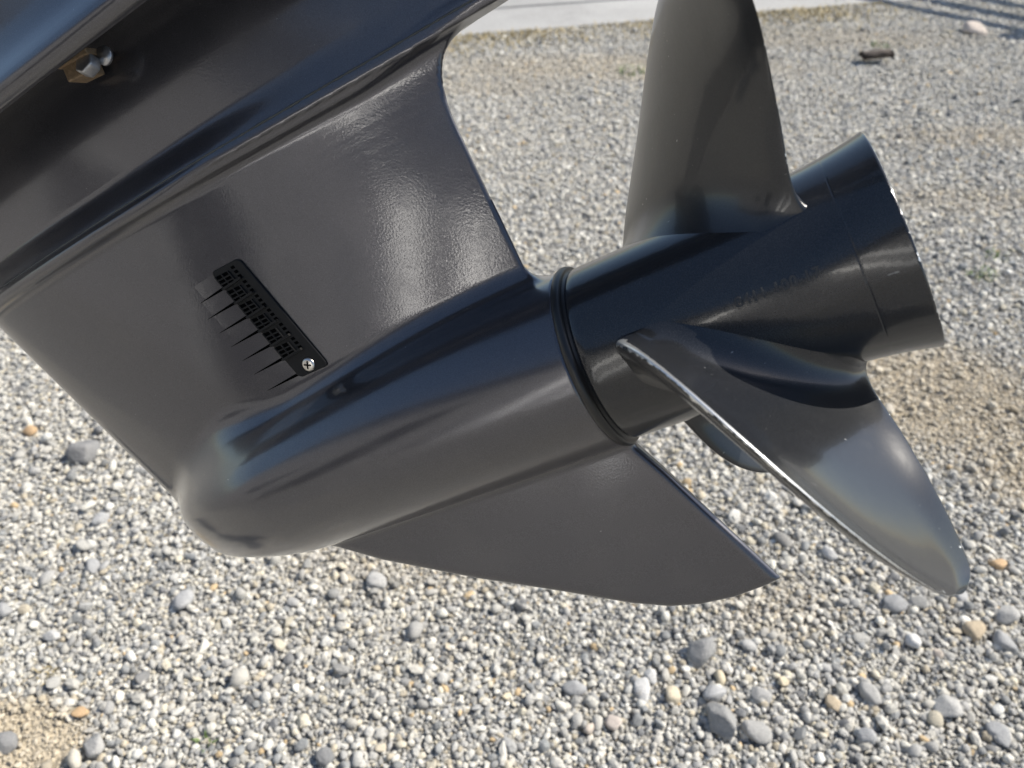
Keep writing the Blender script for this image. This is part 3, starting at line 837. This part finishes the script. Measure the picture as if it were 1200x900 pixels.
# ------------------------------------------------------------------ single stones that stand out from the gravel
def rock(px, py, wpx, c, ang, label, group=None, name='stone', flat=1.0):
    x, y, s = ground_px(px, py); r = 0.5*wpx*s
    me = stone_mesh('stone', int(px*7+py*13), 3, ang, M_STONE)
    rr = np.random.default_rng(int(px+py*3))
    o = link(bpy.data.objects.new(name, me))
    o.scale = (r*1.1, r*1.05, r*1.0*flat)
    o.rotation_euler = (rr.normal()*0.25, rr.normal()*0.25, rr.uniform(0, 6.28))
    o.location = (x, y, float(gz_at(x, y))+0.006+r*0.22*flat)
    j = rr.uniform(0.9, 1.1); o.color = (c[0]*j, c[1]*j, c[2]*j, 1)
    tag(o, label, 'stone', group)
for px, py, w, c, a_, lab in STONES: rock(px, py, w, c, a_, lab, 'single stones on the gravel')
for px, py, w, c, lab in COMMON: rock(px, py, w, c, 0.3, lab, 'single stones on the gravel', 'pebble')
rock(1140, 40, 30, PINK, 0.4, 'tan lump of stone in front of the shadow at top right', 'single stones on the gravel')

def bark():
    x, y, s = ground_px(1025, 74)
    bm = bmesh.new()
    bm_box(bm, (-0.075, -0.028, 0.0), (0.07, 0.03, 0.022), 0.008, 3)
    bmesh.ops.subdivide_edges(bm, edges=list(bm.edges), cuts=2, use_grid_fill=True)
    for v in bm.verts:
        v.co += Vector((random.uniform(-1, 1), random.uniform(-1, 1), random.uniform(-1, 1)))*0.005
        v.co.z += 0.012*math.cos(v.co.y*40) + 0.05*v.co.x
    o = bm_obj('bark_piece', bm, mat_simple('dark_bark', (0.075, 0.06, 0.05), 0.9, nscale=90, var=0.5, bstr=0.6, bdist=0.004), None, True)
    o.location = (x, y, 0.022); o.rotation_euler = (0, 0, 0.1)
    tag(o, 'dark flat piece of bark lying on far gravel right of the upper blade', 'bark')
bark()

# weeds
def weed_mat(name, c):
    m, nt, ns, lk, b = new_mat(name)
    n = noise(nt, 40, 3, 0.6, objco(nt))
    lk.new(mixc(nt, n.outputs[0], tuple(v*0.7 for v in c), tuple(v*1.3 for v in c)), b.inputs['Base Color'])
    b.inputs['Roughness'].default_value = 0.6
    return m
M_GREEN = weed_mat('green_grass', (0.13, 0.20, 0.045)); M_DRY = weed_mat('dry_grass', (0.36, 0.29, 0.15))
def weed(px, py, w, h, mat, label, n=60, name='weed_tuft'):
    x, y, s = ground_px(px, py); R = 0.5*w*s
    r = np.random.default_rng(int(px*3+py)); V = []; Fc = []
    for k in range(n):
        a = r.uniform(0, 6.283); rad = R*math.sqrt(r.random()); bx, by = rad*math.cos(a), rad*math.sin(a)
        L = h*r.uniform(0.5, 1.2); la = r.uniform(0, 6.283); ln = r.uniform(0.3, 1.1); wd = r.uniform(0.0012, 0.0022)
        tx, ty = math.cos(la), math.sin(la); nx, ny = -ty*wd, tx*wd
        i = len(V); pts = []
        for q in (0, 0.5, 1.0):
            pts.append((bx+tx*ln*L*q*q, by+ty*ln*L*q*q, L*q*(1-0.3*q*ln)))
        V += [(pts[0][0]-nx, pts[0][1]-ny, 0), (pts[0][0]+nx, pts[0][1]+ny, 0), (pts[1][0]+nx*0.8, pts[1][1]+ny*0.8, pts[1][2]), (pts[1][0]-nx*0.8, pts[1][1]-ny*0.8, pts[1][2]), pts[2]]
        Fc += [(i, i+1, i+2, i+3), (i+3, i+2, i+4)]
    o = mesh_obj(name, V, Fc, mat, None, False); o.location = (x, y, float(gz_at(x, y))+0.004)
    tag(o, label, 'weed', 'small weeds in the gravel')
weed(1150, 325, 40, 0.020, M_GREEN, 'small green weed in gravel right of the hub rear rim', 50)
weed(1165, 305, 26, 0.018, M_GREEN, 'tiny green weed just above the weed by the hub rim', 26)
weed(965, 200, 24, 0.018, M_GREEN, 'tiny weed between the upper blade and the flared hub rim', 20)
weed(1030, 56, 22, 0.03, M_GREEN, 'small green weed behind the dark piece of bark', 40)
weed(740, 88, 36, 0.035, M_GREEN, 'green weed left of the upper blade near the dry strip', 60)
weed(55, 790, 26, 0.014, M_DRY, 'sparse weed beside the sand patch at bottom left', 18)
weed(240, 872, 22, 0.014, M_GREEN, 'sparse green weed at the bottom edge under the gearcase nose', 14)
def dry_strip():
    V = []; Fc = []; r = np.random.default_rng(5); F2 = []
    for k in range(5200):
        t = r.uniform(-0.55, 2.6); off = abs(r.normal())*0.16+0.01
        x = -0.31+0.9605*t + 0.2782*off; y = 4.385+0.2782*t - 0.9605*off
        dens = 0.5+0.5*math.sin(t*5.1+1.0)*math.sin(t*2.3)
        if r.random() > 0.35+0.65*dens: continue
        L = r.uniform(0.012, 0.035); la = r.uniform(0, 6.283); ln = r.uniform(0.4, 1.4); wd = r.uniform(0.0015, 0.003)
        tx, ty = math.cos(la), math.sin(la); nx, ny = -ty*wd, tx*wd; z0 = 0.004; i = len(V)
        V += [(x-nx, y-ny, z0), (x+nx, y+ny, z0), (x+tx*ln*L*0.4+nx, y+ty*ln*L*0.4+ny, z0+L*0.6), (x+tx*ln*L*0.4-nx, y+ty*ln*L*0.4-ny, z0+L*0.6), (x+tx*ln*L, y+ty*ln*L, z0+L*0.8)]
        Fc += [(i, i+1, i+2, i+3), (i+3, i+2, i+4)]
    o = mesh_obj('dry_grass', V, Fc, M_DRY, None, False)
    tag(o, 'thin strip of dry yellow grass along the concrete pad', 'grass', kind='stuff')
dry_strip()

# unseen fence added off view to throw the shadow at the top right corner
def fence():
    m = mat_simple('weathered_timber', (0.30, 0.26, 0.21), 0.85, nscale=30, var=0.4, bstr=0.4, bdist=0.003)
    root = bpy.data.objects.new('shadow_fence', None); COL.objects.link(root); root.location = (3.56, 4.62, 0)
    ang = math.atan2(0.76, -0.65); root.rotation_euler = (0, 0, ang)
    tag(root, 'added unseen timber rail fence casting the shadow at top right', 'fence')
    for k in range(4):
        bm = bmesh.new(); bm_box(bm, (k*1.6-0.05, -0.05, -0.2), (k*1.6+0.05, 0.05, 1.15), 0.008, 2); bm_obj('post', bm, m, root)
    for z in (0.35, 0.68, 1.0):
        bm = bmesh.new(); bm_box(bm, (-0.25, -0.075, z-0.07), (5.1, -0.052, z+0.07), 0.004, 2); bm_obj('rail', bm, m, root)
fence()

# unseen shed added behind the viewer to be mirrored in the glossy paint
def shed():
    wm = mat_simple('tan_clapboard', (0.365, 0.352, 0.345), 0.8, nscale=6, var=0.25, bstr=0.3, bdist=0.01)
    wh = mat_simple('white_trim', (0.75, 0.75, 0.73), 0.5, nscale=8, var=0.08)
    dk = mat_simple('dark_interior', (0.03, 0.03, 0.032), 0.9, nscale=8)
    rf = mat_simple('slate_roof', (0.10, 0.10, 0.105), 0.7, nscale=12, var=0.3)
    gv = mat_simple('reflector_metal', (0.80, 0.81, 0.82), 0.50, 1.0, nscale=40, var=0.1)
    root = bpy.data.objects.new('mirrored_shed', None); COL.objects.link(root)
    root.location = (-3.85, -4.25, 0); root.rotation_euler = (0, 0, math.radians(180-42))     # local +Y points away from the viewer
    root.rotation_euler = (0, 0, math.atan2(-0.74, -0.67) - math.pi/2)
    tag(root, 'added unseen shed with dark doorway, put behind the viewer for paint reflections', 'shed')
    def bx(name, lo, hi, m, bev=0.01, par=root):
        bm = bmesh.new(); bm_box(bm, lo, hi, bev, 2); return bm_obj(name, bm, m, par)
    # front wall is local y = 0..0.15 (viewer side at y = 0); local x runs along it
    D0, D1, DH = SHED_DOOR
    bx('wall', (-5.2, 0, 0), (D0, 0.15, 3.4), wm); bx('wall', (D1, 0, 0), (5.2, 0.15, 3.4), wm); bx('wall', (D0, 0, DH), (D1, 0.15, 3.4), wm)
    bx('wall', (-5.2, 0.15, 0), (-5.05, 4.5, 3.4), wm); bx('wall', (5.05, 0.15, 0), (5.2, 4.5, 3.4), wm); bx('wall', (-5.2, 4.5, 0), (5.2, 4.65, 3.4), wm)
    bx('dark_band_door', (-0.34, -0.03, 0.02), (-0.06, -0.002, 2.35), mat_simple('dark_band_green', (0.02, 0.035, 0.03), 0.5, nscale=8))  # dark panel added to mirror as a dark band in the strut
    bx('window_frame', (2.25, -0.03, 0.75), (3.35, -0.002, 1.75), wh); bx('window_pane', (2.33, -0.036, 0.83), (3.27, -0.031, 1.67), dk)
    bx('floor_slab', (-5.0, 0.16, 0.0), (5.0, 4.49, 0.03), dk)
    bx('door_trim', (D0-0.1, -0.03, 0), (D0, 0.0, DH+0.1), wh); bx('door_trim', (D1, -0.03, 0), (D1+0.1, 0.0, DH+0.1), wh)
    bm = bmesh.new(); v = [bm.verts.new(p) for p in ((-5.4, -0.35, 3.38), (5.4, -0.35, 3.38), (5.4, 2.3, 4.6), (-5.4, 2.3, 4.6), (5.4, 5.0, 3.38), (-5.4, 5.0, 3.38))]
    bm.faces.new((v[0], v[1], v[2], v[3])); bm.faces.new((v[3], v[2], v[4], v[5]))
    r = bmesh.ops.extrude_face_region(bm, geom=list(bm.faces))
    for q in r['geom']:
        if isinstance(q, bmesh.types.BMVert): q.co.z += 0.12
    bmesh.ops.recalc_face_normals(bm, faces=bm.faces); bm_obj('roof', bm, rf, root)
def leaning_reflector(x, w, label):  # unseen reflector added, tilted to put bright sun streaks on the strut
    gv = mat_simple('reflector_metal', (0.80, 0.81, 0.82), 0.48, 1.0, nscale=40, var=0.1)
    bm = bmesh.new(); bm_box(bm, (x-w/2, -1.02, 0.0), (x+w/2, -1.016, 2.95), 0.001, 1)
    for v in bm.verts: v.co.y += 0.30*v.co.z
    o = bm_obj('reflector_sheet', bm, gv); o.location = (-3.85, -4.25, 0.005); o.rotation_euler = (0, 0, math.atan2(-0.74, -0.67) - math.pi/2)
    tag(o, label, 'metal sheet', 'added sun reflectors behind the viewer')
leaning_reflector(-0.76, 0.28, 'added sun reflector sheet at the shed wall, nearer its doorway')
leaning_reflector(-1.42, 0.24, 'added sun reflector sheet at the shed wall, farther from its doorway')
SHED_DOOR = (0.75, 1.7, 2.3)  # opening set where it mirrors as a dark band in the paint
shed()
